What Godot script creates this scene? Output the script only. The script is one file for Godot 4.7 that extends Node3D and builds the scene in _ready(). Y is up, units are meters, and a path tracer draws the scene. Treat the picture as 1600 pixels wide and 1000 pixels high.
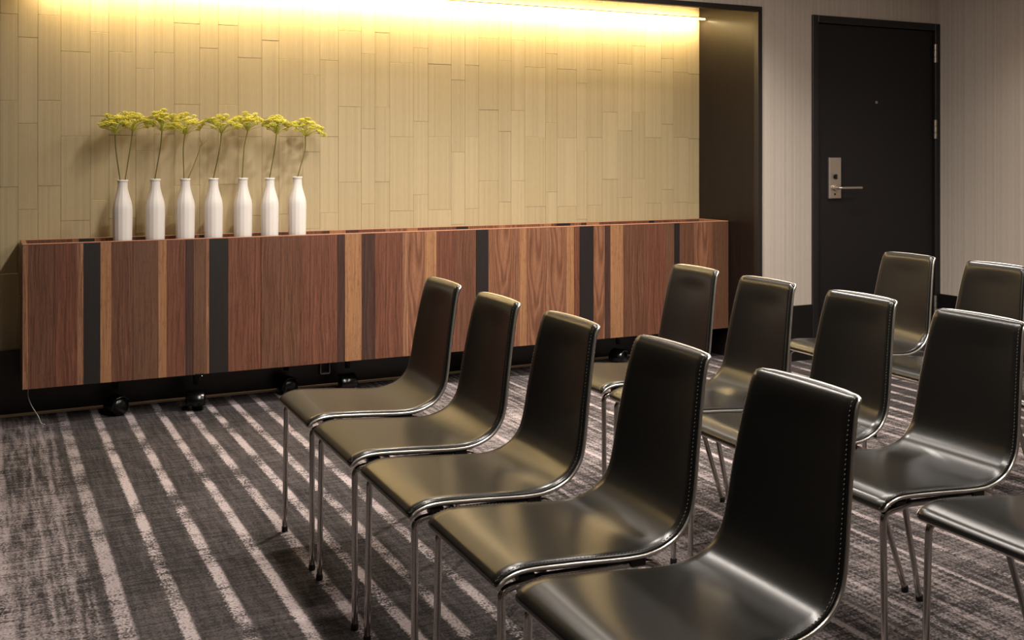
extends Node3D
# A hotel meeting room: rows of black leather chairs facing left, a long striped walnut
# sideboard in a lit niche, white bottle vases with yellow umbels, a dark door.
# y up, metres. x runs along the back wall, z towards the viewer. Camera stands at x = 0, z = 0.

const EYE := 1.28              # camera height
const FPX := 1674.81           # focal length in pixels of the 1600 x 1000 frame
const YAW := 0.457704          # camera turned to the right of -z
const HORIZON := 243.0         # row of the horizon (lens shifted down)
const CX := 800.0

const ZW := -5.215             # door wall
const ZN := -5.807             # back of the niche
const XR := 4.24               # right cheek of the niche
const XL := -0.30              # left cheek of the niche
const XE := 5.78               # right wall of the room
const XO := -6.0               # left wall of the room
const ZF := 3.4                # wall behind the camera
const CEIL := 2.72
const ZC := -5.492             # front of the sideboard
const LEDGE := 0.866           # top of the sideboard

var M := {}
var used := {}
var rng := RandomNumberGenerator.new()


func _ready() -> void:
	rng.seed = 7
	_camera()
	_environment()
	_materials()
	_shell()
	_lights()
	_door()
	_sideboard()
	_vases()
	_chairs()
	_cable()


# ---------------------------------------------------------------- camera and light
func _camera() -> void:
	var cam := Camera3D.new()
	cam.name = "camera"
	add_child(cam)
	cam.position = Vector3(0, EYE, 0)
	cam.rotation = Vector3(0, -YAW, 0)
	var near := 0.05
	cam.set_frustum(near * 1000.0 / FPX, Vector2(0, -(500.0 - HORIZON) / FPX * near), near, 60.0)
	cam.current = true


func _environment() -> void:
	var w := WorldEnvironment.new()
	w.name = "environment"
	var e := Environment.new()
	e.background_mode = Environment.BG_COLOR
	e.background_color = Color.BLACK
	e.tonemap_mode = Environment.TONE_MAPPER_LINEAR
	e.tonemap_exposure = 1.0
	e.sdfgi_enabled = true
	e.ssao_enabled = true
	e.ssil_enabled = true
	w.environment = e
	add_child(w)


func _lights() -> void:
	# recessed ceiling downlights: [x, z, energy, what it hangs above]
	for a in [
		[2.1, -4.45, 9.0, "before the sideboard"], [3.45, -4.50, 7.0, "at the inner end of the sideboard"], [5.0, -3.75, 3.2, "before the door"],
		[4.6, -1.6, 3.0, "beyond the back row of chairs"], [4.7, 0.8, 2.5, "in the near corner beyond the chairs"],
		[-0.6, 0.6, 3.0, "over the open carpet"], [-1.4, -1.8, 2.0, "in front of the first row"]]:
		_downlight(Vector3(a[0], CEIL, a[1]), a[2], a[3])
	_linear_light(1.28, 9.0, "long slim white ceiling luminaire above the first row of chairs")
	_linear_light(2.95, 6.0, "long slim white ceiling luminaire between the second and back rows")
	_led_strip()


func _linear_light(x: float, energy: float, label: String) -> void:
	# long luminaire recessed in the ceiling, along the rows
	var o := thing("linear_ceiling_light", label, "ceiling light", Vector3(x, CEIL, -2.6), 0.0, "linear ceiling lights")
	var st := begin()
	for s in [-1.0, 1.0]:
		span(st, Vector3(s * 0.085, -0.012, -1.5), Vector3(s * 0.100, 0.0, 1.5), 0.001)
	span(st, Vector3(-0.1, -0.012, -1.515), Vector3(0.1, 0.0, -1.5), 0.001)
	span(st, Vector3(-0.1, -0.012, 1.5), Vector3(0.1, 0.0, 1.515), 0.001)
	obj("frame", st, M.white_paint, o)
	st = begin()
	span(st, Vector3(-0.085, -0.008, -1.5), Vector3(0.085, -0.002, 1.5), 0.001)
	obj("diffuser", st, M.panel_glow, o)
	var l := AreaLight3D.new()
	l.name = "lamp"
	o.add_child(l)
	l.position = Vector3(0, -0.014, 0)
	l.rotation_degrees = Vector3(-90, 0, 0)
	l.area_size = Vector2(0.17, 3.0)
	l.light_color = Color(1.0, 0.965, 0.925)
	l.light_energy = energy
	l.area_range = 14.0
	l.shadow_enabled = true


func _downlight(at: Vector3, energy: float, above: String) -> void:
	var o := thing("ceiling_downlight", "round recessed downlight with white rim, " + above, "downlight", at, 0.0, "recessed ceiling downlights")
	var st := begin()
	lathe(st, [Vector2(0.045, -0.001), Vector2(0.05, -0.006), Vector2(0.062, -0.006), Vector2(0.066, -0.001)], 28)
	obj("rim", st, M.white_paint, o)
	st = begin()
	lathe(st, [Vector2(0.0005, -0.0015), Vector2(0.046, -0.0015)], 28)
	obj("lens", st, M.lamp_glow, o)
	var l := SpotLight3D.new()
	l.name = "lamp"
	o.add_child(l)
	l.position = Vector3(0, -0.015, 0)
	l.rotation_degrees = Vector3(-90, 0, 0)
	l.light_color = Color(1.0, 0.965, 0.925)
	l.light_energy = energy
	l.light_size = 0.05
	l.spot_angle = 60.0
	l.spot_angle_attenuation = 1.0
	l.spot_range = 14.0
	l.spot_attenuation = 2.0
	l.shadow_enabled = true


func _led_strip() -> void:
	var x0 := 0.24
	var x1 := XR - 0.012
	var o := thing("led_strip", "long warm glowing light strip high on the gold wall", "light strip", Vector3((x0 + x1) / 2, 2.172, -5.735))
	var st := begin()
	span(st, Vector3(-(x1 - x0) / 2, 0.004, -0.002), Vector3((x1 - x0) / 2, 0.009, 0.016), 0.001)
	for k in 7:
		var bx := lerpf(-(x1 - x0) / 2 + 0.02, (x1 - x0) / 2 - 0.02, k / 6.0)
		span(st, Vector3(bx - 0.004, 0.004, -0.0725), Vector3(bx + 0.004, 0.009, 0.0), 0.001)
	obj("channel", st, M.white_paint, o)
	st = begin()
	span(st, Vector3(-(x1 - x0) / 2, -0.006, -0.002), Vector3((x1 - x0) / 2, 0.004, 0.012), 0.0015)
	obj("diffuser", st, M.led_glow, o)
	# the diffuser throws light down and at the wall
	for q in [[Vector3(0, -0.010, 0.005), -84.0, 0.80], [Vector3(0, -0.001, -0.006), -6.0, 0.50]]:
		var l := AreaLight3D.new()
		l.name = "lamp"
		o.add_child(l, true)
		l.position = q[0]
		l.rotation_degrees = Vector3(q[1], 0, 0)
		l.area_size = Vector2(x1 - x0, 0.012)
		l.light_color = Color(1.0, 0.89, 0.68)
		l.light_energy = q[2] * 4.0
		l.area_range = 14.0
		l.shadow_enabled = true


# ---------------------------------------------------------------- small tools
func px(u: float, v: float, axis: int, value: float) -> Vector3:
	# the point where the ray through a pixel meets the plane axis = value
	var fw := Vector3(sin(YAW), 0, -cos(YAW))
	var ri := Vector3(cos(YAW), 0, sin(YAW))
	var d := fw + ri * ((u - CX) / FPX) + Vector3.UP * ((HORIZON - v) / FPX)
	var c := Vector3(0, EYE, 0)
	return c + d * ((value - c[axis]) / d[axis])


func begin() -> SurfaceTool:
	var st := SurfaceTool.new()
	st.begin(Mesh.PRIMITIVE_TRIANGLES)
	return st


func numbered(n: String) -> String:
	var k: int = used.get(n, 0)
	used[n] = k + 1
	return n if k == 0 else "%s_%03d" % [n, k]


func mesh_of(st: SurfaceTool) -> ArrayMesh:
	st.index()
	st.generate_normals()
	return st.commit()


func obj(called: String, st: SurfaceTool, mat: Material, parent: Node = null) -> MeshInstance3D:
	return place(called, mesh_of(st), mat, parent)


func place(called: String, mesh: Mesh, mat: Material, parent: Node = null) -> MeshInstance3D:
	var o := MeshInstance3D.new()
	o.mesh = mesh
	o.material_override = mat
	if parent == null:
		o.name = numbered(called)
		add_child(o)
	else:
		o.name = called
		parent.add_child(o, true)
	return o


func tag(o: Node, label: String, category: String, group := "", kind := "") -> Node:
	o.set_meta("label", label)
	o.set_meta("category", category)
	if group:
		o.set_meta("group", group)
	if kind:
		o.set_meta("kind", kind)
	return o


func thing(called: String, label: String, category: String, at := Vector3.ZERO, turn := 0.0, group := "") -> Node3D:
	var o := Node3D.new()
	o.name = numbered(called)
	add_child(o)
	o.position = at
	o.rotation.y = turn
	tag(o, label, category, group)
	return o


func tri_out(st: SurfaceTool, a: Vector3, b: Vector3, c: Vector3, mid: Vector3, uv_off := Vector2.ZERO) -> void:
	var n := (c - a).cross(b - a)
	if n.dot((a + b + c) / 3.0 - mid) < 0.0:
		var t := b
		b = c
		c = t
		n = -n
	var k := n.abs().max_axis_index()
	for p: Vector3 in [a, b, c]:
		st.set_uv((Vector2(p.z, -p.y) if k == 0 else Vector2(p.x, p.z) if k == 1 else Vector2(p.x, -p.y)) + uv_off)
		st.add_vertex(p)


func bevel_box(st: SurfaceTool, mid: Vector3, size: Vector3, b := 0.002, uv_off := Vector2.ZERO) -> void:
	st.set_smooth_group(-1)
	var hf := size / 2.0
	b = minf(b, minf(hf.x, minf(hf.y, hf.z)) * 0.9)
	var pt := func(ax: int, s: Array) -> Vector3:
		var p := Vector3.ZERO
		for k in 3:
			p[k] = s[k] * (hf[k] - (0.0 if k == ax else b))
		return mid + p
	for ax in 3:
		var k1 := (ax + 1) % 3
		var k2 := (ax + 2) % 3
		for s in [-1, 1]:
			var q := []
			for e in [[-1, -1], [1, -1], [1, 1], [-1, 1]]:
				var sg := [0, 0, 0]
				sg[ax] = s
				sg[k1] = e[0]
				sg[k2] = e[1]
				q.append(pt.call(ax, sg))
			tri_out(st, q[0], q[1], q[2], mid, uv_off)
			tri_out(st, q[0], q[2], q[3], mid, uv_off)
		# edges that run along ax
		for s1 in [-1, 1]:
			for s2 in [-1, 1]:
				var q := []
				for e in [[k1, -1], [k2, -1], [k2, 1], [k1, 1]]:
					var sg := [0, 0, 0]
					sg[ax] = e[1]
					sg[k1] = s1
					sg[k2] = s2
					q.append(pt.call(e[0], sg))
				tri_out(st, q[0], q[1], q[2], mid, uv_off)
				tri_out(st, q[0], q[2], q[3], mid, uv_off)
	for sx in [-1, 1]:
		for sy in [-1, 1]:
			for sz in [-1, 1]:
				var s := [sx, sy, sz]
				tri_out(st, pt.call(0, s), pt.call(1, s), pt.call(2, s), mid, uv_off)


func span(st: SurfaceTool, a: Vector3, c: Vector3, b := 0.002, uv_off := Vector2.ZERO) -> void:
	bevel_box(st, (a + c) / 2.0, (c - a).abs(), b, uv_off)


func grid(st: SurfaceTool, rows: Array, smooth := true, close := true, caps := true) -> void:
	# rows of points; columns turn right-handed about the direction of the rows
	st.set_smooth_group(0 if smooth else -1)
	var n: int = rows[0].size()
	for i in rows.size() - 1:
		for j in (n if close else n - 1):
			var k := (j + 1) % n
			var a: Vector3 = rows[i][j]
			var b: Vector3 = rows[i + 1][j]
			var c: Vector3 = rows[i + 1][k]
			var d: Vector3 = rows[i][k]
			for p: Array in [[a, i, j], [b, i + 1, j], [c, i + 1, j + 1], [a, i, j], [c, i + 1, j + 1], [d, i, j + 1]]:
				st.set_uv(Vector2(float(p[2]) / n, float(p[1]) / rows.size()))
				st.add_vertex(p[0])
	if caps:
		st.set_smooth_group(-1)
		for e in [0, rows.size() - 1]:
			var mid := Vector3.ZERO
			for p: Vector3 in rows[e]:
				mid += p / n
			for j in n:
				var k := (j + 1) % n
				for p: Vector3 in ([mid, rows[e][j], rows[e][k]] if e == 0 else [mid, rows[e][k], rows[e][j]]):
					st.set_uv(Vector2(0.5, 0.5))
					st.add_vertex(p)


func lathe(st: SurfaceTool, profile: Array, n := 24, at := Vector3.ZERO, ribs := 0, depth := 0.0, smooth := true) -> void:
	var rows := []
	for p: Vector2 in profile:
		var r := []
		for j in n:
			var t := TAU * j / n
			var k: float = p.x * (1.0 + depth * cos(ribs * t))
			r.append(at + Vector3(k * sin(t), p.y, k * cos(t)))
		rows.append(r)
	grid(st, rows, smooth, true, false)


func tube(st: SurfaceTool, path: Array, radius: Variant, n := 10, caps := true) -> void:
	var rows := []
	var nn := Vector3.ZERO
	for i in path.size():
		var t: Vector3 = (path[mini(i + 1, path.size() - 1)] - path[maxi(i - 1, 0)]).normalized()
		if i == 0:
			nn = t.cross(Vector3.UP if absf(t.y) < 0.9 else Vector3.RIGHT).normalized()
		nn = (nn - t * nn.dot(t)).normalized()
		var bb := t.cross(nn)
		var rad: float = radius[i] if radius is Array else radius
		var r := []
		for j in n:
			var q := TAU * j / n
			r.append(path[i] + (nn * cos(q) + bb * sin(q)) * rad)
		rows.append(r)
	grid(st, rows, true, true, caps)


func smooth_path(pts: Array, per := 6) -> Array:
	# Catmull-Rom through the points
	var out := []
	for i in pts.size() - 1:
		var p0 = pts[maxi(i - 1, 0)]
		var p1 = pts[i]
		var p2 = pts[i + 1]
		var p3 = pts[mini(i + 2, pts.size() - 1)]
		for k in per:
			out.append(p1.cubic_interpolate(p2, p0, p3, float(k) / per))
	out.append(pts[-1])
	return out


func round_path(pts: Array, radius: float, steps := 6) -> Array:
	# a polyline with its corners rounded
	var out := [pts[0]]
	for i in range(1, pts.size() - 1):
		var a: Vector3 = pts[i] + (pts[i - 1] - pts[i]).normalized() * radius
		var c: Vector3 = pts[i] + (pts[i + 1] - pts[i]).normalized() * radius
		for k in steps + 1:
			var t := float(k) / steps
			out.append(a.lerp(pts[i], t).lerp(pts[i].lerp(c, t), t))
	out.append(pts[-1])
	return out


# ---------------------------------------------------------------- materials
func mat(called: String, color: Color, rough := 0.6, metal := 0.0, spec := 0.5) -> StandardMaterial3D:
	var m := StandardMaterial3D.new()
	m.resource_name = called
	m.albedo_color = color
	m.roughness = rough
	m.metallic = metal
	m.metallic_specular = spec
	M[called] = m
	return m


func noise(freq: float, octaves := 3, sd := 1) -> FastNoiseLite:
	var f := FastNoiseLite.new()
	f.seed = sd
	f.noise_type = FastNoiseLite.TYPE_SIMPLEX_SMOOTH
	f.frequency = freq
	f.fractal_octaves = octaves
	return f


func tex(img: Image) -> ImageTexture:
	img.generate_mipmaps()
	return ImageTexture.create_from_image(img)


func grain_image(kind: int, sd: int) -> Image:
	# wood grain running along v; grey values that tint the wood's own colour
	var n := 256
	var img := Image.create(n, n * 2, false, Image.FORMAT_RGB8)
	var a := noise(1.0, 3, sd)
	var b := noise(1.0, 2, sd + 9)
	for y in n * 2:
		for x in n:
			var u := float(x) / n
			var v := float(y) / n
			var warp := b.get_noise_2d(u * 2.0, v * 1.2) * 0.5
			var k := 0.0
			if kind == 0:      # straight, quarter cut
				k = a.get_noise_2d(u * 26.0 + warp * 2.0, v * 0.7) * 0.55 + a.get_noise_2d(u * 75.0, v * 1.8 + 40.0) * 0.45
			elif kind == 1:    # cathedral, flat cut
				var q := (u - 0.5) * (u - 0.5) * 20.0 + v * 1.7 + warp * 1.8
				k = sin(q * TAU) * 0.28 + a.get_noise_2d(u * 60.0, v * 2.0) * 0.5
			else:              # fine and even
				k = a.get_noise_2d(u * 90.0, v * 1.0) * 0.6
			var pore := 1.0 if a.get_noise_2d(u * 140.0 + 7.0, v * 5.0) < 0.42 else 0.72
			var g := clampf((0.82 + 0.36 * k) * pore, 0.25, 1.0)
			img.set_pixel(x, y, Color(g, lerpf(g, g * g, 0.2), lerpf(g, g * g, 0.3)))
	return img


func wood(called: String, color: Color, grain: Texture2D, rough := 0.42, scale := Vector2(3.2, 0.75)) -> void:
	var m := mat(called, color, rough)
	m.albedo_texture = grain
	m.uv1_scale = Vector3(scale.x, scale.y, 1)


func _materials() -> void:
	mat("white_paint", Color(0.86, 0.85, 0.82), 0.7)
	mat("ceiling_paint", Color(0.80, 0.78, 0.74), 0.9)
	mat("dark_metal", Color(0.10, 0.09, 0.08), 0.5, 0.6)
	var g := mat("lamp_glow", Color(1, 0.95, 0.85), 0.4)
	g.emission_enabled = true
	g.emission = Color(1.0, 0.90, 0.78)
	g.emission_energy_multiplier = 6.0
	g = mat("panel_glow", Color(1, 0.97, 0.92), 0.4)
	g.emission_enabled = true
	g.emission = Color(1.0, 0.94, 0.87)
	g.emission_energy_multiplier = 7.0
	g = mat("led_glow", Color(1, 0.95, 0.85), 0.4)
	g.emission_enabled = true
	g.emission = Color(1.0, 0.84, 0.55)
	g.emission_energy_multiplier = 6.0

	# chairs
	mat("leather", Color(0.080, 0.076, 0.070), 0.26)
	mat("edge_metal", Color(0.80, 0.78, 0.75), 0.28, 0.9)
	mat("thread", Color(0.30, 0.28, 0.25), 0.8)
	mat("chrome", Color(0.74, 0.72, 0.70), 0.16, 1.0)
	mat("black_plastic", Color(0.045, 0.045, 0.045), 0.45)

	# walls
	var wp := mat("wallpaper", Color(0.755, 0.710, 0.665), 0.85, 0.0, 0.3)
	wp.albedo_texture = tex(_rib_image(512, 64, 56, 0.90, 3))
	wp.uv1_scale = Vector3(1.0 / 0.62, 1.0 / 0.62, 1)
	var hm := _rib_image(512, 64, 56, 0.5, 3)
	wp.heightmap_enabled = true
	wp.heightmap_texture = tex(hm)
	wp.heightmap_scale = 0.12
	mat("skirting", Color(0.075, 0.068, 0.066), 0.35)
	wood("wenge", Color(0.125, 0.100, 0.092), tex(grain_image(2, 5)), 0.30, Vector2(2.0, 0.5))
	M.wenge.metallic_specular = 0.4
	wood("wenge_wall", Color(0.17, 0.14, 0.125), tex(grain_image(2, 6)), 0.6, Vector2(2.0, 0.5))
	mat("frame_dark", Color(0.115, 0.095, 0.085), 0.45)
	mat("brass_strip", Color(0.78, 0.70, 0.61), 0.35, 0.3)
	for k in 4:
		var c: Color = [Color(0.705, 0.640, 0.500), Color(0.695, 0.630, 0.490), Color(0.715, 0.650, 0.510), Color(0.700, 0.634, 0.488)][k]
		var t := mat("gold_panel_%d" % k, c, 0.5, 0.0, 0.5)
		t.albedo_texture = tex(_rib_image(256, 256, 34, 0.93, 20 + k))
		t.uv1_scale = Vector3(2.4, 0.6, 1)
	mat("panel_backing", Color(0.60, 0.53, 0.40), 0.8)

	# door
	mat("door_paint", Color(0.098, 0.088, 0.090), 0.55, 0.0, 0.4)
	mat("door_frame", Color(0.085, 0.076, 0.076), 0.5)
	mat("nickel", Color(0.72, 0.68, 0.64), 0.38, 0.85)
	mat("slot_black", Color(0.03, 0.03, 0.03), 0.6)

	# sideboard
	var g0 := tex(grain_image(0, 11))
	var g1 := tex(grain_image(1, 12))
	var g2 := tex(grain_image(2, 13))
	wood("walnut", Color(0.465, 0.320, 0.245), g0)
	wood("walnut_red", Color(0.490, 0.318, 0.245), g0)
	wood("walnut_brown", Color(0.475, 0.345, 0.265), g2)
	wood("walnut_figured", Color(0.575, 0.405, 0.305), g1, 0.42, Vector2(5.5, 0.8))
	wood("sapwood", Color(0.700, 0.525, 0.375), g2)
	wood("sapwood_pale", Color(0.630, 0.465, 0.360), g0)
	wood("wood_dark", Color(0.320, 0.225, 0.195), g0)
	wood("wood_black", Color(0.140, 0.118, 0.112), g2, 0.5)
	mat("edge_band", Color(0.66, 0.46, 0.36), 0.45)
	mat("rubber", Color(0.02, 0.02, 0.02), 0.25)
	mat("caster_black", Color(0.02, 0.02, 0.022), 0.2)
	mat("grey_metal", Color(0.36, 0.34, 0.33), 0.4, 0.8)

	# vases and flowers
	mat("ceramic", Color(0.87, 0.845, 0.82), 0.42)
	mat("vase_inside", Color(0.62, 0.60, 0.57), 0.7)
	mat("stem_green", Color(0.36, 0.34, 0.11), 0.7)
	mat("twig_brown", Color(0.50, 0.41, 0.20), 0.7)
	for k in 3:
		var f := mat("umbel_%d" % k, [Color(0.80, 0.775, 0.29), Color(0.70, 0.70, 0.23), Color(0.86, 0.84, 0.47)][k], 0.75)
		f.backlight_enabled = true
		f.backlight = Color(0.25, 0.25, 0.05)
	mat("cable_white", Color(0.72, 0.70, 0.66), 0.5)
	_carpet()


func _rib_image(w: int, h: int, ribs: int, low: float, sd: int) -> Image:
	# fine vertical threads of slightly different tone
	var img := Image.create(w, h, false, Image.FORMAT_RGB8)
	var r := RandomNumberGenerator.new()
	r.seed = sd
	var tone := []
	for k in ribs:
		tone.append(r.randf())
	var a := noise(0.11, 2, sd)
	for x in w:
		var t := float(x) / w * ribs
		var k := int(t)
		var edge := absf(t - k - 0.5) * 2.0
		for y in h:
			var g := lerpf(low, 1.0, clampf(0.35 + 0.65 * tone[k] - 0.45 * pow(edge, 4.0) + 0.16 * a.get_noise_2d(x * 0.6, y), 0.0, 1.0))
			img.set_pixel(x, y, Color(g, g, g))
	return img


func noise_bytes(w: int, h: int, sw: int, sh: int, freq: float, octaves: int, sd: int) -> PackedByteArray:
	# noise computed at sw x sh and drawn out to w x h
	var f := noise(freq, octaves, sd)
	var img := f.get_image(sw, sh, false, false, true)
	img.convert(Image.FORMAT_L8)
	if sw != w or sh != h:
		img.resize(w, h, Image.INTERPOLATE_BILINEAR)
	return img.get_data()


const CARPET_X0 := -1.2
const CARPET_X1 := 5.8
const CARPET_Z0 := -5.85
const CARPET_Z1 := -0.75

func _carpet() -> void:
	var w := 2048
	var h := 1408
	var coarse := noise_bytes(w, h, 256, 176, 0.035, 3, 41)
	var broken := noise_bytes(w, h, 512, 352, 0.05, 4, 42)
	var warp := noise_bytes(w, h, w, 128, 0.14, 3, 43)
	var weft := noise_bytes(w, h, 256, h, 0.16, 3, 44)
	var speck := noise_bytes(w, h, w, h, 0.38, 3, 45)
	# light bands woven along z: [centre, width, strength]
	var bands := [
		[-1.05, 0.04, 0.7], [-0.9, 0.04, 0.8], [-0.76, 0.04, 0.8], [-0.62, 0.05, 0.7], [-0.05, 0.05, 0.45], [0.05, 0.055, 0.6],
		[0.175, 0.012, 0.55], [0.235, 0.02, 0.45], [0.345, 0.052, 0.8], [0.496, 0.042, 1.0], [0.641, 0.042, 1.0], [0.787, 0.040, 1.0], [0.920, 0.042, 1.0],
		[1.034, 0.040, 1.0], [1.158, 0.040, 1.0], [1.285, 0.040, 0.95], [1.415, 0.040, 0.9], [1.55, 0.035, 0.8],
		[1.70, 0.030, 0.6], [1.83, 0.03, 0.7], [1.98, 0.025, 0.6], [2.10, 0.03, 0.8], [2.215, 0.022, 0.8], [2.34, 0.022, 0.8], [2.46, 0.02, 0.45], [2.57, 0.02, 0.5],
		[2.665, 0.022, 0.9], [2.80, 0.028, 1.0], [2.93, 0.03, 0.9], [3.07, 0.03, 0.8], [3.2, 0.03, 0.9], [3.33, 0.03, 0.8], [3.47, 0.03, 0.9], [3.60, 0.03, 0.9], [3.73, 0.035, 0.9], [3.86, 0.03, 0.9], [3.99, 0.04, 0.9],
		[4.13, 0.04, 0.9], [4.27, 0.04, 0.9], [4.41, 0.04, 0.9], [4.55, 0.04, 0.9], [4.69, 0.04, 0.9], [4.83, 0.04, 0.9], [4.97, 0.04, 0.9], [5.11, 0.04, 0.9], [5.3, 0.04, 0.9], [5.5, 0.04, 0.9]]
	# worn, mottled widths: [from, to, amount]
	var worn := [[-0.55, 0.31, 1.0], [1.48, 2.22, 0.95], [2.22, 2.66, 1.2], [2.66, 3.0, 0.8], [3.0, 4.1, 1.0]]
	var band := PackedFloat32Array()
	var mott := PackedFloat32Array()
	band.resize(w)
	mott.resize(w)
	for i in w:
		var x := lerpf(CARPET_X0, CARPET_X1, (i + 0.5) / w)
		var s := 0.0
		for b in bands:
			var d: float = absf(x - b[0]) - b[1] * 0.44
			s = maxf(s, b[2] * clampf(0.5 - d / 0.006, 0.0, 1.0))
		band[i] = s
		var q := 0.18
		for z in worn:
			q = maxf(q, z[2] * clampf((x - z[0]) / 0.03, 0.0, 1.0) * clampf((z[1] - x) / 0.03, 0.0, 1.0))
		mott[i] = q
	var out := PackedByteArray()
	out.resize(w * h * 3)
	var k := 0
	for y in h:
		var row := y * w
		for i in w:
			var at := row + i
			var sp := speck[at] / 255.0 - 0.5
			var wa := warp[at] / 255.0 - 0.5
			var we := weft[at] / 255.0 - 0.5
			var co := coarse[at] / 255.0 - 0.5
			var worn_here := clampf(0.42 + 1.2 * wa + 0.9 * we + 1.5 * sp + 0.7 * co, 0.0, 1.0) * mott[i]
			var v := 54.0 + 26.0 * we + 40.0 * sp + 14.0 * wa + 12.0 * co
			v = lerpf(v, 126.0 + 30.0 * sp, worn_here)
			var s := band[clampi(i + int(3.0 * we + 7.0 * sp), 0, w - 1)] * clampf(0.62 + 2.6 * (broken[at] / 255.0 - 0.42) + 2.2 * sp + 1.0 * we, 0.0, 1.0)
			v = lerpf(v, 156.0 + 44.0 * sp, s)
			out[k] = int(clampf(v, 16.0, 220.0))
			out[k + 1] = int(clampf(v * 0.930, 15.0, 210.0))
			out[k + 2] = int(clampf(v * 0.930, 15.0, 205.0))
			k += 3
	var m := mat("carpet", Color(1, 1, 1), 0.95, 0.0, 0.2)
	m.albedo_texture = tex(Image.create_from_data(w, h, false, Image.FORMAT_RGB8, out))
	m.heightmap_enabled = true
	m.heightmap_texture = tex(Image.create_from_data(w, h, false, Image.FORMAT_L8, speck))
	m.heightmap_scale = 0.25


# ---------------------------------------------------------------- the room
func structure(called: String, label: String, category: String, st: SurfaceTool, m: Material) -> MeshInstance3D:
	var o := obj(called, st, m)
	tag(o, label, category, "", "structure")
	return o


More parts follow.
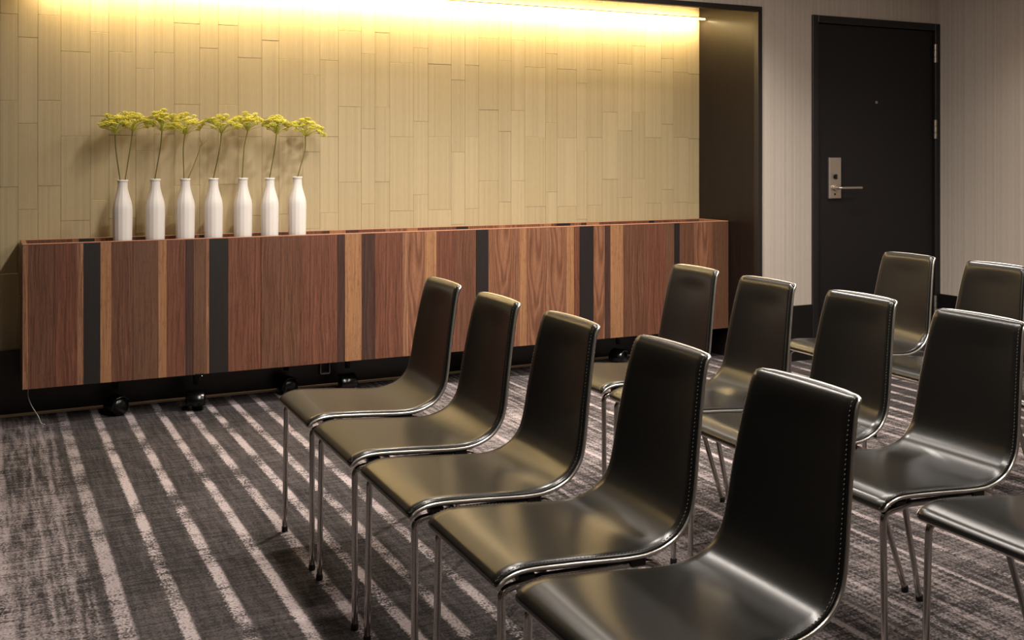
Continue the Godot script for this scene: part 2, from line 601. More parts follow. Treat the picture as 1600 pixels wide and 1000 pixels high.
func _shell() -> void:
	var th := 0.14
	# floor: one slab whose top carries the carpet
	var st := begin()
	st.set_smooth_group(-1)
	var a := [Vector3(XO - th, 0, ZN - th), Vector3(XE + th, 0, ZN - th), Vector3(XE + th, 0, ZF + th), Vector3(XO - th, 0, ZF + th)]
	for k in [0, 1, 2, 0, 2, 3]:
		var p: Vector3 = a[k]
		st.set_uv(Vector2((p.x - CARPET_X0) / (CARPET_X1 - CARPET_X0), (p.z - CARPET_Z0) / (CARPET_Z1 - CARPET_Z0)))
		st.add_vertex(p)
	for k in [0, 2, 1, 0, 3, 2]:
		st.set_uv(Vector2.ZERO)
		st.add_vertex(a[k] - Vector3(0, 0.1, 0))
	structure("floor", "dark grey carpet with worn pale woven bands", "carpet", st, M.carpet)

	st = begin()
	span(st, Vector3(XO - th, CEIL, ZN - th), Vector3(XE + th, CEIL + 0.12, ZF + th), 0.0)
	structure("ceiling", "plain pale painted ceiling above the chairs", "ceiling", st, M.ceiling_paint)

	# door wall, with the niche and the door left open
	var dl := px(1268, 24, 2, ZW).x
	var dt := 2.165
	st = begin()
	span(st, Vector3(XL - 0.03, 2.19, ZW - 0.10), Vector3(XR + 0.02, CEIL, ZW), 0.0)
	span(st, Vector3(XL - 0.03, 2.50, ZN - th), Vector3(XR + 0.02, CEIL, ZW - 0.10), 0.0)
	span(st, Vector3(XR + 0.02, 0, ZN - th), Vector3(dl, CEIL, ZW), 0.0)
	span(st, Vector3(dl, dt, ZN - th), Vector3(XE + th, CEIL, ZW), 0.0)
	span(st, Vector3(dl, 0, ZN - th), Vector3(XE + th, dt, ZW - 0.09), 0.0)
	structure("wall_back", "pale beige ribbed wallpaper around the dark door", "wall", st, M.wallpaper)
	st = begin()
	span(st, Vector3(XO - th, 0, ZN - th), Vector3(XL - 0.03, CEIL, ZW), 0.0)
	structure("wall_back_dark", "dark wood panelled wall beyond the open end of the niche", "wall", st, M.wenge_wall)
	st = begin()
	span(st, Vector3(XE, 0, ZW), Vector3(XE + th, CEIL, ZF + th), 0.0)
	structure("wall_right", "shadowed beige ribbed wallpaper beside the door hinges", "wall", st, M.wallpaper)
	st = begin()
	span(st, Vector3(XO - th, 0, ZW), Vector3(XO, CEIL, ZF + th), 0.0)
	structure("wall_left", "beige ribbed wallpaper facing the chairs", "wall", st, M.wallpaper)
	st = begin()
	span(st, Vector3(XO, 0, ZF), Vector3(XE, CEIL, ZF + th), 0.0)
	structure("wall_front", "beige ribbed wallpaper at the near end of the room", "wall", st, M.wallpaper)

	# black skirting
	st = begin()
	span(st, Vector3(XR + 0.05, 0, ZW), Vector3(dl, 0.345, ZW + 0.014), 0.002)
	structure("baseboard_back", "tall black skirting between the niche and the door", "skirting", st, M.skirting)
	st = begin()
	span(st, Vector3(XE - 0.014, 0, ZW + 0.002), Vector3(XE, 0.350, ZF), 0.002)
	structure("baseboard_right", "tall black skirting along the wall beside the door", "skirting", st, M.skirting)
	st = begin()
	span(st, Vector3(XL, 0.014, ZN), Vector3(XR, 0.325, ZN + 0.016), 0.002)
	structure("baseboard_niche", "tall black skirting behind the sideboard", "skirting", st, M.skirting)
	st = begin()
	span(st, Vector3(XL, 0, ZN), Vector3(XR, 0.014, ZN + 0.022), 0.002)
	structure("trim_1", "thin pale metal strip along the floor behind the sideboard", "trim", st, M.brass_strip)

	# niche: cheeks, soffit with a slot at the wall, dark frame round the opening
	st = begin()
	span(st, Vector3(XR, 0, ZN - 0.02), Vector3(XR + 0.02, 2.50, ZW - 0.001), 0.001)
	structure("wall_niche_right", "glossy dark wood cheek at the right end of the gold wall", "panel", st, M.wenge)
	st = begin()
	span(st, Vector3(XL - 0.03, 0, ZN - 0.02), Vector3(XL, 2.50, ZW - 0.001), 0.001)
	structure("wall_niche_left", "glossy dark wood cheek at the far end of the niche", "panel", st, M.wenge)
	st = begin()
	var fo := 0.03
	span(st, Vector3(XL - fo, 2.160, ZW - 0.03), Vector3(XR + fo, 2.160 + fo, ZW + 0.012), 0.002)
	span(st, Vector3(XR - 0.002, 0, ZW - 0.03), Vector3(XR + fo, 2.160, ZW + 0.012), 0.002)
	span(st, Vector3(XL - fo, 0, ZW - 0.03), Vector3(XL + 0.002, 2.160, ZW + 0.012), 0.002)
	structure("trim_2", "slim dark frame round the niche opening", "frame", st, M.frame_dark)
	_gold_wall()


func _gold_wall() -> void:
	var st := begin()
	span(st, Vector3(XL - 0.03, 0, ZN - 0.14), Vector3(XR + 0.02, 2.50, ZN - 0.012), 0.0)
	var wall := structure("wall_niche", "gold panelled wall of upright rectangular pieces behind the vases", "wall", st, M.panel_backing)
	# column edges read from the photograph, carried on to the left end of the niche
	var cols := [0, 28, 59, 95, 141, 170, 212, 241, 272, 312, 341, 372, 409, 436, 473, 500, 528.6, 564.6, 586, 609, 646, 669, 705, 726.6, 748, 779, 798.6, 820, 852.6, 870.6, 901, 917, 941, 965, 987.6, 1008, 1033.5, 1052, 1076]
	# row of one horizontal joint in each column
	var joints := [21, 58, 23, 80, 50, 81, 107, 82, 36, 75, 39, 90, 63, 92, 117, 94, 48, 84, 51, 98, 75, 100, 125, 102, 60, 95, 63, 105, 84, 108, 130, 109, 70, 100, 72, 112, 92, 113, 116]
	var xs := []
	var js := []
	for k in cols.size():
		xs.append(px(cols[k], 200, 2, ZN).x)
		js.append(px(cols[k] + 8, joints[k], 2, ZN).y)
	xs.append(XR)
	var x: float = xs[0]
	var n := 0
	while x > XL:
		var w: float = [0.11, 0.09, 0.13, 0.10][n % 4]
		var lo := maxf(XL, x - w)
		xs.push_front(lo)
		js.push_front([1.96, 2.06, 1.88, 2.01][n % 4])
		x = lo
		n += 1
	var gap := 0.0009
	for k in xs.size() - 1:
		var x0: float = xs[k]
		var x1: float = xs[k + 1]
		if x1 - x0 < 0.012:
			continue
		var y: float = js[k]
		while y > 0.32:
			y -= 0.425
		while y < 2.48:
			var y0 := maxf(y, 0.318)
			var y1 := minf(y + 0.425, 2.48)
			if y1 - y0 > 0.02:
				st = begin()
				var proud := rng.randf_range(-0.0006, 0.0006)
				bevel_box(st, Vector3.ZERO, Vector3(x1 - x0 - gap, y1 - y0 - gap, 0.012), 0.0009, Vector2(rng.randf() * 3.0, rng.randf() * 3.0))
				var o := obj("panel", st, M["gold_panel_%d" % rng.randi_range(0, 3)], wall)
				o.position = Vector3((x0 + x1) / 2, (y0 + y1) / 2, ZN - 0.006 + proud)
			y += 0.425


# ---------------------------------------------------------------- the door
func _door() -> void:
	var x0 := px(1268, 24, 2, ZW).x
	var x1 := XE
	var top := 2.165
	var d := Node3D.new()
	d.name = "door_1"
	add_child(d)
	d.position = Vector3(x0, 0, ZW)
	tag(d, "dark door with nickel lever lock and hinges in a black frame", "door", "", "structure")
	var w := x1 - x0
	var fw := 0.046
	var st := begin()
	span(st, Vector3(0, 0, -0.085), Vector3(fw, top, 0.014), 0.003)
	span(st, Vector3(w - fw, 0, -0.085), Vector3(w - 0.001, top, 0.014), 0.003)
	span(st, Vector3(fw, top - fw, -0.085), Vector3(w - fw, top, 0.014), 0.003)
	obj("frame", st, M.door_frame, d)
	st = begin()
	span(st, Vector3(fw + 0.004, 0.008, -0.055), Vector3(w - fw - 0.004, top - fw - 0.004, -0.008), 0.002)
	var leaf := obj("leaf", st, M.door_paint, d)
	# lock plate with card slot, thumb turn and lever
	var z := ZW - 0.008
	var pa := px(1293, 246, 2, z) - d.position
	var pb := px(1311.5, 310, 2, z) - d.position
	st = begin()
	span(st, Vector3(pa.x, pb.y, -0.008), Vector3(pb.x, pa.y, 0.010), 0.003)
	var plate := obj("lock_plate", st, M.nickel, leaf)
	var lever_y := (px(1302, 293.5, 2, z) - d.position).y
	var lx := (pa.x + pb.x) / 2.0 - 0.004
	st = begin()
	tube(st, [Vector3(lx, lever_y, 0.008), Vector3(lx, lever_y, 0.030)], 0.019, 18)
	tube(st, round_path([Vector3(lx, lever_y, 0.028), Vector3(lx, lever_y, 0.058), Vector3(lx + 0.135 + 0.045, lever_y, 0.058)], 0.018), 0.0085, 12)
	obj("lever", st, M.nickel, leaf)
	var turn_y := (px(1302, 276, 2, z) - d.position).y
	st = begin()
	tube(st, [Vector3(lx, turn_y, 0.009), Vector3(lx, turn_y, 0.014)], 0.014, 16)
	span(st, Vector3(lx - 0.004, turn_y - 0.016, 0.012), Vector3(lx + 0.004, turn_y + 0.016, 0.030), 0.002)
	obj("thumb_turn", st, M.slot_black, leaf)
	st = begin()
	tube(st, [Vector3(lx, lever_y - 0.040, 0.008), Vector3(lx, lever_y - 0.040, 0.0115)], 0.007, 14)
	obj("key_cylinder", st, M.slot_black, leaf)
	# peephole
	var ph := px(1369, 160, 2, z) - d.position
	st = begin()
	tube(st, [Vector3(ph.x, ph.y, -0.010), Vector3(ph.x, ph.y, -0.003)], 0.009, 16)
	obj("peephole", st, M.nickel, leaf)
	# hinges
	for v in [[69.0, 98.0], [187.0, 217.0]]:
		var ha := px(1456.5, v[0], 2, ZW) - d.position
		var hb := px(1456.5, v[1], 2, ZW) - d.position
		_hinge(d, w - fw, ha.y, hb.y)
	_hinge(d, w - fw, 0.34, 0.22)


func _hinge(d: Node3D, x: float, ya: float, yb: float) -> void:
	var st := begin()
	for k in 3:
		var a := lerpf(yb, ya, k / 3.0) + 0.0015
		var c := lerpf(yb, ya, (k + 1) / 3.0) - 0.0015
		tube(st, [Vector3(x, a, 0.012), Vector3(x, c, 0.012)], 0.0105, 14)
	obj("hinge", st, M.nickel, d)


# ---------------------------------------------------------------- the sideboard
func _sideboard() -> void:
	var x0 := px(34.5, 400, 2, ZC).x
	var x1 := XR - 0.004
	var zb := ZN + 0.020
	var y0 := 0.187
	var sb := thing("sideboard", "long wall-side walnut sideboard with upright light and black planks", "sideboard", Vector3(x0, 0, ZC))
	var t := 0.02
	var rim := 0.045
	var w := x1 - x0
	var dz := zb - ZC
	# carcass
	var st := begin()
	span(st, Vector3(0.004, y0 + 0.004, -t), Vector3(w - 0.004, y0 + 0.024, dz + t), 0.001)
	obj("bottom_board", st, M.wood_black, sb)
	st = begin()
	span(st, Vector3(t, LEDGE - rim - 0.02, -t), Vector3(w - t, LEDGE - rim, dz + t), 0.001)
	obj("top_board", st, M.walnut_brown, sb)
	for s in 2:
		st = begin()
		var a := 0.0 if s == 0 else w - 0.022
		span(st, Vector3(a, y0, dz + 0.0), Vector3(a + 0.022, LEDGE, -t), 0.0015, Vector2(0.3, s))
		obj("end_panel", st, M.sapwood_pale, sb)
	# light edge of the front, showing as a thin line along the top
	st = begin()
	span(st, Vector3(0, LEDGE - 0.004, -0.024), Vector3(w, LEDGE, -0.001), 0.001)
	obj("edge_strip", st, M.edge_band, sb)
	st = begin()
	span(st, Vector3(0.022, LEDGE - 0.003, dz), Vector3(w - 0.022, LEDGE, dz + 0.014), 0.001)
	obj("edge_strip", st, M.edge_band, sb)
	# upright planks, edges read from the photograph
	var pl := [
		[34.5, "sapwood_pale"], [44, "walnut"], [86, "walnut_red"], [120, "sapwood_pale"], [130.5, "wood_black"], [156.5, "sapwood"], [174, "walnut"], [208, "walnut_brown"], [247, "sapwood"], [260.5, "walnut_red"],
		[290, "wood_dark"], [302, "walnut_brown"], [322, "sapwood_pale"], [327, "wood_black"], [356.5, "walnut_red"], [407.5, "walnut"], [470, "walnut_red"], [527, "wood_dark"], [539, "sapwood"],
		[565, "wood_dark"], [586, "walnut_red"], [629, "sapwood_pale"], [638, "walnut_figured"], [664, "sapwood"], [682, "walnut_red"], [711, "walnut"], [744, "wood_black"], [763, "walnut_figured"],
		[812, "sapwood"], [823, "walnut_figured"], [854, "sapwood_pale"], [858, "walnut_figured"], [885, "sapwood"], [897, "walnut_red"], [905.5, "wood_black"], [927.5, "walnut_figured"], [945, "wood_dark"], [953.5, "sapwood"], [974, "walnut"],
		[1010, "walnut_red"], [1040, "walnut_brown"], [1053.5, "wood_black"], [1062, "walnut"], [1085, "walnut_figured"], [1113, "walnut_brown"]]
	var seams := [0, 15, 26, 37]     # planks that begin a cupboard door
	for k in pl.size():
		var a := px(pl[k][0], 400, 2, ZC).x - x0
		var b := w
		if k + 1 < pl.size():
			b = px(pl[k + 1][0], 400, 2, ZC).x - x0
		var left := 0.0018 if k in seams else 0.0003
		# grain offset that keeps each plank inside one board of the grain picture
		var us: Vector3 = M[pl[k][1]].uv1_scale
		var hu := minf(0.49, (b - a) * us.x / 2.0)
		var off := Vector2(rng.randf_range(hu, 1.0 - hu) / us.x, rng.randf_range(0.36, 0.60) / us.y)
		if us.x > 5.0:
			off.x = 0.5 / us.x
		st = begin()
		bevel_box(st, Vector3.ZERO, Vector3(b - a - left - 0.0003, LEDGE - 0.005 - y0, t), 0.0006, off)
		var o := obj("plank", st, M[pl[k][1]], sb)
		o.position = Vector3((a + b + left) / 2, (LEDGE - 0.005 + y0) / 2, -t / 2 + rng.randf_range(-0.0005, 0.0005))
		# the same plank on the inside of the back rim
		if b > 0.03 and a < w - 0.03:
			st = begin()
			var c := clampf(a, 0.022, w - 0.022)
			var e := clampf(b, 0.022, w - 0.022)
			span(st, Vector3(c, LEDGE - rim, dz), Vector3(e - 0.0004, LEDGE - 0.003, dz + 0.014), 0.0004, off)
			obj("rim_plank", st, M[pl[k][1]], sb)
	# casters below
	for c in [[0.58, -5.60, 0.4], [0.955, -5.53, 1.3], [1.45, -5.68, 0.2], [1.765, -5.60, 1.6], [2.55, -5.62, 0.9], [3.47, -5.58, 0.5], [4.0, -5.60, 1.1]]:
		_caster(sb, Vector3(c[0] - x0, 0, c[1] - ZC), c[2], y0 + 0.004)
	# cable bracket under the bottom board
	var bx := px(500, 575, 2, ZC - 0.04).x - x0
	st = begin()
	span(st, Vector3(bx, 0.122, -0.075), Vector3(bx + 0.006, y0 + 0.004, -0.035), 0.001)
	span(st, Vector3(bx, 0.122, -0.075), Vector3(bx + 0.055, 0.128, -0.035), 0.001)
	span(st, Vector3(bx + 0.049, 0.122, -0.075), Vector3(bx + 0.055, y0 + 0.004, -0.035), 0.001)
	obj("cable_bracket", st, M.grey_metal, sb)


func _caster(sb: Node3D, at: Vector3, turn: float, top: float) -> void:
	var c := Node3D.new()
	c.name = "caster"
	sb.add_child(c, true)
	c.position = at
	c.rotation.y = turn
	var st := begin()
	span(st, Vector3(-0.04, top - 0.006, -0.04), Vector3(0.04, top, 0.04), 0.001)
	lathe(st, [Vector2(0.001, top - 0.06), Vector2(0.014, top - 0.06), Vector2(0.016, top - 0.006)], 16)
	obj("swivel_plate", st, M.dark_metal, c)
	for s in [-1, 1]:
		st = begin()
		var prof := [Vector2(0.001, 0.0), Vector2(0.038, 0.0), Vector2(0.044, 0.004), Vector2(0.044, 0.020), Vector2(0.040, 0.026), Vector2(0.018, 0.034), Vector2(0.001, 0.035)]
		lathe(st, prof, 28)
		var wheel := obj("wheel", st, M.rubber, c)
		wheel.rotation_degrees = Vector3(90.0 * s, 0, 0)
		wheel.position = Vector3(0.012, 0.045, 0.010 * s)
	# hood over the wheels
	st = begin()
	var rows := []
	for i in 9:
		var a := lerpf(-0.25, PI * 0.78, i / 8.0)
		var r := []
		for p in [[0.048, -0.047], [0.054, -0.040], [0.054, 0.040], [0.048, 0.047]]:
			r.append(Vector3(0.012 - cos(a) * p[0], 0.045 + sin(a) * p[0], p[1]))
		rows.append(r)
	grid(st, rows, true, true, true)
	obj("hood", st, M.caster_black, c)
	st = begin()
	lathe(st, [Vector2(0.0005, 0.0062), Vector2(0.004, 0.005), Vector2(0.0062, 0.0)], 12, Vector3(-0.03, top - 0.0125, 0.03))
	obj("bolt", st, M.chrome, c)


# ---------------------------------------------------------------- vases and flowers
func _vases() -> void:
	var us := [191.5, 242.5, 289.5, 333.5, 379.5, 421.5, 464.5]
	var tops := [281.0, 279.5, 279.0, 278.5, 278.0, 278.0, 276.0]
	var zc := -5.60
	var floor_y := LEDGE - 0.045
	var where := ["nearest the open end of the sideboard", "second from the open end of the sideboard", "third from the open end, holding the bare twig", "in the middle of the seven", "third from the inner end of the row", "second from the inner end of the row", "at the inner end of the row"]
	var vase_mesh: ArrayMesh
	var inner: ArrayMesh
	var vh := 0.345
	var prof := [Vector2(0.001, 0.0), Vector2(0.040, 0.0), Vector2(0.0435, 0.004), Vector2(0.0450, 0.06), Vector2(0.0462, 0.14), Vector2(0.0468, 0.195), Vector2(0.0460, 0.212), Vector2(0.0425, 0.232), Vector2(0.0350, 0.258), Vector2(0.0282, 0.283), Vector2(0.0240, 0.305), Vector2(0.0232, 0.330), Vector2(0.0236, 0.335), Vector2(0.0262, 0.338), Vector2(0.0266, 0.342), Vector2(0.0255, 0.345), Vector2(0.0215, 0.345), Vector2(0.0195, 0.338), Vector2(0.0190, 0.30)]
	var st := begin()
	lathe(st, prof, 56, Vector3.ZERO, 14, 0.016)
	vase_mesh = mesh_of(st)
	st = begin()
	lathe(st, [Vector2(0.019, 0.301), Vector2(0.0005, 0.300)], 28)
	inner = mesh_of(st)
	var florets := []
	for k in 4:
		florets.append(_umbellet_mesh(60 + k))
	# flowers: [vase, pixel of the umbel, width in pixels, tilt, seed]
	var heads := [[0, 180, 196, 44, 0.10], [0, 207, 191, 56, -0.12], [1, 253, 191, 48, 0.0], [2, 289, 196, 54, 0.05], [3, 346, 195, 56, 0.0], [4, 387, 191, 50, 0.05], [5, 432, 196, 44, 0.0], [6, 477, 199, 56, -0.25]]
	for k in us.size():
		var p := px(us[k], tops[k], 2, zc)
		var s: float = (p.y - floor_y) / vh
		var v := thing("bottle_vase", "white ceramic bottle vase with faceted sides, " + where[k], "vase", Vector3(p.x, floor_y, zc), rng.randf() * TAU, "white vases on the sideboard")
		var body := place("body", vase_mesh, M.ceramic, v)
		body.scale = Vector3(1, s, 1)
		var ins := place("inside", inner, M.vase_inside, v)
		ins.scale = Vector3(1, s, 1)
	var n := 0
	for hd in heads:
		var vi: int = hd[0]
		var mouth := px(us[vi], tops[vi], 2, zc)
		var zf := zc + (0.045 if n % 2 == 0 else -0.045)
		var head := px(hd[1], hd[2] + 14, 2, zf)
		var lean := signf(head.x - mouth.x)
		var foot := Vector3(mouth.x - lean * 0.006, mouth.y - 0.03, zc)
		if vi == 0:
			foot.x = mouth.x + (-0.008 if n == 0 else 0.008)
		var lab: String = ["yellow-green umbel flower with the outward-leaning stem, in the double vase", "yellow-green umbel flower with the straighter stem, in the double vase", "yellow-green umbel flower in the second vase from the open end", "yellow-green umbel flower sharing its vase with a bare twig", "yellow-green umbel flower in the middle vase of the seven", "yellow-green umbel flower in the third vase from the inner end", "loose airy yellow-green umbel in the second vase from the inner end", "drooping yellow-green umbel in the vase at the inner end"][n]
		_flower(lab, foot, mouth, head, hd[3] * 0.0038, hd[4], florets, 100 + n)
		n += 1
	# bare twig
	var m2 := px(us[2], tops[2], 2, zc)
	var tw := thing("twig", "bare brown twig leaning from the third vase", "twig", Vector3(m2.x + 0.006, m2.y - 0.03, zc))
	var tip := px(317, 219, 2, zc) - tw.position
	var mid := px(303, 258, 2, zc) - tw.position
	st = begin()
	tube(st, smooth_path([Vector3.ZERO, Vector3(0.010, 0.035, 0), mid, tip], 5), [0.003, 0.003, 0.003, 0.003, 0.003, 0.0028, 0.0027, 0.0026, 0.0025, 0.0024, 0.0023, 0.0022, 0.002, 0.0018, 0.0015, 0.001], 7)
	obj("stem", st, M.twig_brown, tw)
	for q in [[0.72, 0.030, 0.035], [0.86, -0.014, 0.03]]:
		st = begin()
		var b := mid.lerp(tip, q[0])
		tube(st, [b, b + Vector3(q[1] * 0.4, q[2] * 0.5, 0.004), b + Vector3(q[1], q[2], 0.006)], [0.0016, 0.0014, 0.0008], 6)
		obj("side_shoot", st, M.twig_brown, tw)


func _umbellet_mesh(sd: int) -> ArrayMesh:
	# a little cluster of florets on short stalks, about 34 mm across
	var r := RandomNumberGenerator.new()
	r.seed = sd
	var st := begin()
	for k in 24:
		var a := k * 2.399963
		var q := sqrt((k + 0.5) / 24.0)
		var tip := Vector3(cos(a) * q * 0.017, 0.015 - q * q * 0.008 + r.randf_range(-0.002, 0.002), sin(a) * q * 0.017)
		tube(st, [Vector3(0, -0.004, 0), tip], [0.0007, 0.0005], 3, false)
		st.set_smooth_group(-1)
		var s := r.randf_range(0.0028, 0.0042)
		var o := [tip + Vector3(s, 0, 0), tip + Vector3(0, 0, s), tip - Vector3(s, 0, 0), tip - Vector3(0, 0, s)]
		for j in 4:
			tri_out(st, o[j], o[(j + 1) % 4], tip + Vector3(0, s * 0.8, 0), tip)
			tri_out(st, o[j], o[(j + 1) % 4], tip - Vector3(0, s * 0.8, 0), tip)
	return mesh_of(st)


func _flower(label: String, foot: Vector3, mouth: Vector3, head: Vector3, width: float, tilt: float, florets: Array, sd: int) -> void:
	var r := RandomNumberGenerator.new()
	r.seed = sd
	var f := thing("umbel_flower", label, "flower", foot, 0.0, "yellow umbel flowers in the vases")
	var h := head - foot
	var bend := Vector3(r.randf_range(-0.006, 0.006) - tilt * 0.06, 0, r.randf_range(-0.006, 0.006))
	var st := begin()
	var path := smooth_path([Vector3.ZERO, h * 0.3 + bend * 0.4, h * 0.7 + bend, h], 5)
	tube(st, path, 0.0027, 8)
	obj("stem", st, M.stem_green, f)
	var u := Node3D.new()
	u.name = "umbel"
	f.add_child(u)
	u.position = h
	u.rotation.z = tilt
	var rays := begin()
	var n := 30
	var ends := []
	for k in n:
		var a := k * 2.399963 + r.randf_range(-0.2, 0.2)
		var q := sqrt((k + 0.35) / n)
		ends.append(Vector3(cos(a) * q * (width / 2.0 - 0.012), 0.086 - q * q * 0.052 + r.randf_range(-0.022, 0.012), sin(a) * q * (width / 2.0 - 0.012)))
		var e: Vector3 = ends[-1]
		tube(rays, [Vector3.ZERO, Vector3(e.x * 0.42, e.y * 0.62, e.z * 0.42), e], [0.0014, 0.0011, 0.0008], 5, false)
	obj("rays", rays, M.umbel_1, u)
	for k in n:
		var o := place("umbellet", florets[k % florets.size()], M["umbel_%d" % [0, 0, 1, 2, 0][k % 5]], u)
		o.position = ends[k]
		var e: Vector3 = ends[k]
		o.rotation = Vector3(e.z * 5.0, r.randf() * TAU, -e.x * 5.0)
		o.scale = Vector3.ONE * r.randf_range(0.9, 1.15)


# ---------------------------------------------------------------- chairs
const PROFILE := [
	[0.000, 0.446, 0.196], [0.006, 0.458, 0.197], [0.024, 0.4705, 0.197], [0.070, 0.4795, 0.196], [0.180, 0.4735, 0.192], [0.310, 0.4635, 0.187], [0.370, 0.4665, 0.184], [0.418, 0.4840, 0.180], [0.446, 0.5120, 0.177],
	[0.462, 0.5520, 0.174], [0.477, 0.6500, 0.167], [0.493, 0.7450, 0.158], [0.506, 0.8080, 0.151], [0.515, 0.8360, 0.148], [0.528, 0.8510, 0.146]]
const SEAT_T := 0.020


func chair_sections() -> Array:
	# [point, tangent, normal, half width] along the shell from the front edge to the top of the back
	var pts := []
	var ws := []
	for p in PROFILE:
		pts.append(Vector3(p[0] - 0.25, p[1], 0))
		ws.append(Vector3(p[2], 0, 0))
	var path := smooth_path(pts, 5)
	var wide := smooth_path(ws, 5)
	var out := []
	var total := 0.0
	var run := [0.0]
	for i in range(1, path.size()):
		total += path[i].distance_to(path[i - 1])
		run.append(total)
	for i in path.size():
		var t: Vector3 = (path[mini(i + 1, path.size() - 1)] - path[maxi(i - 1, 0)]).normalized()
		var n := Vector3(-t.y, t.x, 0)
		var w: float = wide[i].x
		# rounded corners at both ends
		var e: float = minf(run[i], total - run[i])
		var cr := 0.010
		if e < cr:
			w -= cr - sqrt(maxf(0.0, cr * cr - (cr - e) * (cr - e)))
		out.append([path[i], t, n, w, run[i], total])
	return out


func _make_chair() -> Node3D:
	var c := thing("leather_chair", "", "chair", Vector3.ZERO, 0.0, "black leather chairs in rows")
	var sec := chair_sections()
	# shell
	var rows := []
	for s in sec:
		var w: float = s[3]
		var t := SEAT_T
		var e: float = minf(s[4], s[5] - s[4])
		var thin := 1.0
		if e < 0.011:
			thin = 0.35 + 0.65 * sqrt(1.0 - pow(1.0 - e / 0.011, 2.0))
		t *= thin
		var drop := (SEAT_T - t) / 2.0
		var r := t / 2.0
		var ring := []
		for a in [0.0, 0.25, 0.5, 0.75, 0.9, 1.0]:
			ring.append([a * (w - r), -drop - lerpf(0.003, 0.011, smoothstep(0.45, 0.75, s[4] / s[5])) * (1.0 - a * a) * thin * (1.0 - 0.75 * smoothstep(0.88, 0.98, s[4] / s[5]))])
		for q in [0.25, 0.5, 0.75]:
			ring.append([w - r + r * sin(PI * q), -drop - r + r * cos(PI * q)])
		for a in [1.0, 0.5]:
			ring.append([a * (w - r), -drop - t])
		var half := ring.duplicate()
		ring.append([0.0, -drop - t])
		for k in range(half.size() - 1, 0, -1):
			ring.append([-half[k][0], half[k][1]])
		var row := []
		var b := Vector3(0, 0, 1)
		for q in ring:
			# the back hollows a little; its top edge crowns
			var up: float = s[4] / s[5]
			var crown: float = 0.005 * smoothstep(0.93, 1.0, up) * (1.0 - pow(q[0] / 0.15, 2.0))
			row.append(s[0] + b * q[0] + s[2] * q[1] + s[1] * crown)
		rows.append(row)
	var st := begin()
	grid(st, rows, true, true, true)
	obj("shell", st, M.leather, c)
	# slim polished trim round the edge
	var edge := []
	for s in sec:
		edge.append(s[0] + Vector3(0, 0, s[3] + 0.0005) - s[2] * (SEAT_T / 2.0))
	var top: Array = sec[-1]
	var tw: float = top[3]
	for k in range(1, 8):
		var q: float = lerpf(tw, -tw, k / 8.0)
		edge.append(top[0] - top[2] * (SEAT_T / 2.0) + Vector3(0, 0, q) + top[1] * (0.005 * (1.0 - pow(q / 0.15, 2.0)) + 0.001))
	for i in range(sec.size() - 1, -1, -1):
		edge.append(sec[i][0] + Vector3(0, 0, -sec[i][3] - 0.0005) - sec[i][2] * (SEAT_T / 2.0))
	edge.append(edge[0])
	st = begin()
	tube(st, edge, 0.0038, 8, false)
	obj("edge_trim", st, M.edge_metal, c).set_meta("label", "slim polished metal edge")
	# stitches beside the trim
	st = begin()
	var line := []
	for sgn in [1.0, -1.0]:
		line = []
		for i in range(2, sec.size() - 2):
			var s: Array = sec[i]
			line.append([s[0] + Vector3(0, 0, sgn * (s[3] - 0.0065)) + s[2] * 0.0004 - s[2] * 0.0014, s[2], s[1]])
		var carry := 0.0
		for i in line.size() - 1:
			var a: Vector3 = line[i][0]
			var d: float = a.distance_to(line[i + 1][0])
			var at := carry
			while at < d:
				var p: Vector3 = a.lerp(line[i + 1][0], at / d)
				var tg: Vector3 = line[i][2]
				var nn: Vector3 = line[i][1]
				var z := Vector3(0, 0, 0.0009)
				st.set_smooth_group(-1)
				var q0 := p - tg * 0.0026
				var q1 := p + tg * 0.0026
				var mid := p - nn * 0.002
				tri_out(st, q0 - z, q0 + z, p + nn * 0.0012 + z, mid)
				tri_out(st, q0 - z, p + nn * 0.0012 + z, p + nn * 0.0012 - z, mid)
				tri_out(st, q1 - z, q1 + z, p + nn * 0.0012 + z, mid)
				tri_out(st, q1 - z, p + nn * 0.0012 + z, p + nn * 0.0012 - z, mid)
				at += 0.0085
			carry = at - d
	var seam := obj("stitching", st, M.thread, c)
	seam.set_meta("kind", "stuff")
	# chrome frame: a bent tube on each side, cut into front leg, rail and rear leg
	var rad := 0.0085
	for s in [-1.0, 1.0]:
		var front := round_path([Vector3(-0.229, 0.008, 0.187 * s), Vector3(-0.226, 0.431, 0.176 * s), Vector3(-0.14, 0.441, 0.170 * s)], 0.020, 7)
		st = begin()
		tube(st, front, rad, 12)
		var lg := obj("leg", st, M.chrome, c)
		_glide(lg, Vector3(-0.229, 0, 0.187 * s))
		st = begin()
		tube(st, [Vector3(-0.14, 0.441, 0.170 * s), Vector3(0.06, 0.433, 0.164 * s)], rad, 12)
		obj("seat_rail", st, M.chrome, c)
		var rear := round_path([Vector3(0.06, 0.433, 0.164 * s), Vector3(0.145, 0.427, 0.162 * s), Vector3(0.262, 0.008, 0.198 * s)], 0.045, 7)
		st = begin()
		tube(st, rear, rad, 12)
		lg = obj("leg", st, M.chrome, c)
		_glide(lg, Vector3(0.262, 0, 0.198 * s))
		# black mounts between frame and shell
		for q in [[-0.170, 0.4415, 0.4530], [0.085, 0.432, 0.4440]]:
			st = begin()
			span(st, Vector3(q[0] - 0.018, q[1] - 0.004, (0.166 - 0.012) * s), Vector3(q[0] + 0.018, q[2] + 0.002, (0.166 + 0.012) * s), 0.003)
			obj("mount", st, M.black_plastic, c)
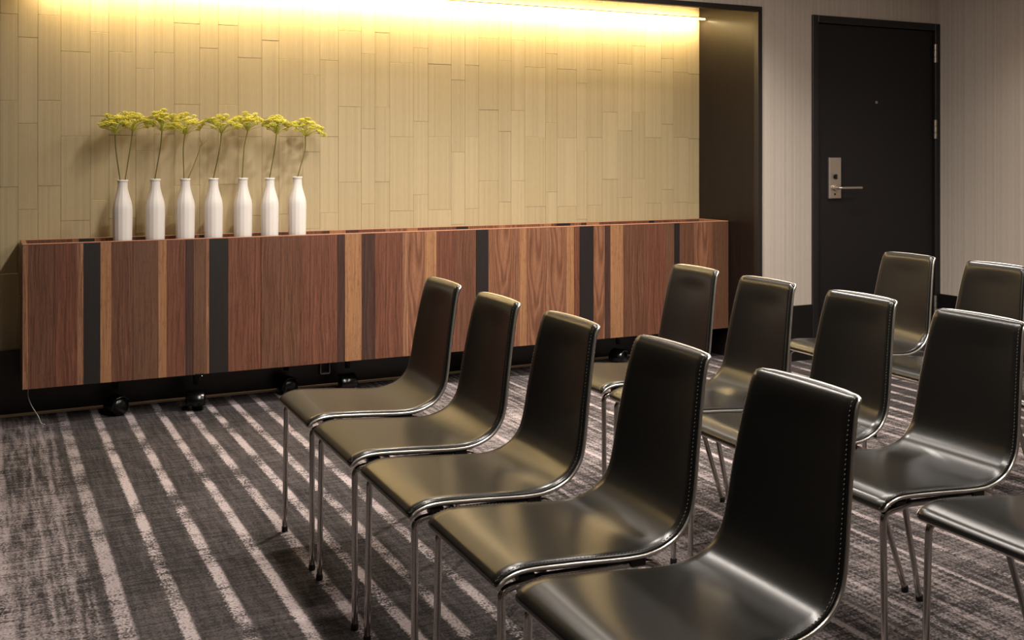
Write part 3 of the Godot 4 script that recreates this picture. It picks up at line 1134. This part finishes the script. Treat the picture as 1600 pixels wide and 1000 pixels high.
	for q in [[-0.12, 0.440, 0.169], [0.05, 0.4335, 0.1645]]:
		st = begin()
		tube(st, [Vector3(q[0], q[1] - 0.002, -q[2]), Vector3(q[0], q[1] - 0.002, q[2])], 0.0075, 10)
		obj("crossbar", st, M.chrome, c)
	return c


func _glide(leg: Node3D, at: Vector3) -> void:
	var st := begin()
	lathe(st, [Vector2(0.001, 0.0), Vector2(0.0095, 0.0), Vector2(0.0105, 0.003), Vector2(0.0100, 0.016), Vector2(0.0086, 0.018)], 14, at)
	obj("foot_glide", st, M.black_plastic, leg)


func _chairs() -> void:
	# [front edge x, middle z, turn in degrees, label]
	var rows := [
		[0.893, -3.425, 1.5, "black leather chair in the front row, at its end by the sideboard"],
		[0.882, -2.965, 1.5, "black leather chair in the front row, second from the sideboard"],
		[0.878, -2.505, 1.5, "black leather chair in the front row, third from the sideboard"],
		[0.888, -2.055, 2.0, "black leather chair in the front row, fourth from the sideboard"],
		[0.885, -1.605, 1.5, "black leather chair in the front row, fifth and farthest from the sideboard"],
		[1.945, -3.420, 2.0, "black leather chair in the second row, at its end by the sideboard"],
		[1.925, -2.970, 2.0, "black leather chair in the second row, second from the sideboard"],
		[1.920, -2.520, 2.0, "black leather chair in the second row, third from the sideboard"],
		[1.895, -2.060, 2.0, "black leather chair in the second row, fourth from the sideboard"],
		[1.920, -1.605, 2.0, "black leather chair in the second row, fifth and farthest from the sideboard"],
		[3.110, -3.460, 3.0, "black leather chair in the back row, in front of the door"],
		[3.100, -3.000, 3.0, "black leather chair in the back row, second from the door"],
		[3.085, -2.540, 3.0, "black leather chair in the back row, third from the door"]]
	var first := _make_chair()
	for k in rows.size():
		var r: Array = rows[k]
		var c: Node3D = first
		if k > 0:
			c = first.duplicate()
			c.name = numbered("leather_chair")
			add_child(c)
		c.position = Vector3(r[0] + 0.25, 0, r[1])
		c.rotation.y = -deg_to_rad(r[2])
		c.set_meta("label", r[3])


# ---------------------------------------------------------------- cable
func _cable() -> void:
	var a := Vector3(0.192, 0.188, -5.60)
	var pts := [Vector3(0, 0, 0), Vector3(-0.004, -0.05, 0.004), Vector3(0.012, -0.10, 0.012), Vector3(0.040, -0.150, 0.022), Vector3(0.052, -0.182, 0.03), Vector3(0.066, -0.1855, 0.05)]
	var st := begin()
	tube(st, smooth_path(pts, 5), 0.0022, 7)
	var o := obj("power_cable", st, M.cable_white)
	o.position = a
	tag(o, "thin white cable hanging from the sideboard end to the carpet", "cable")
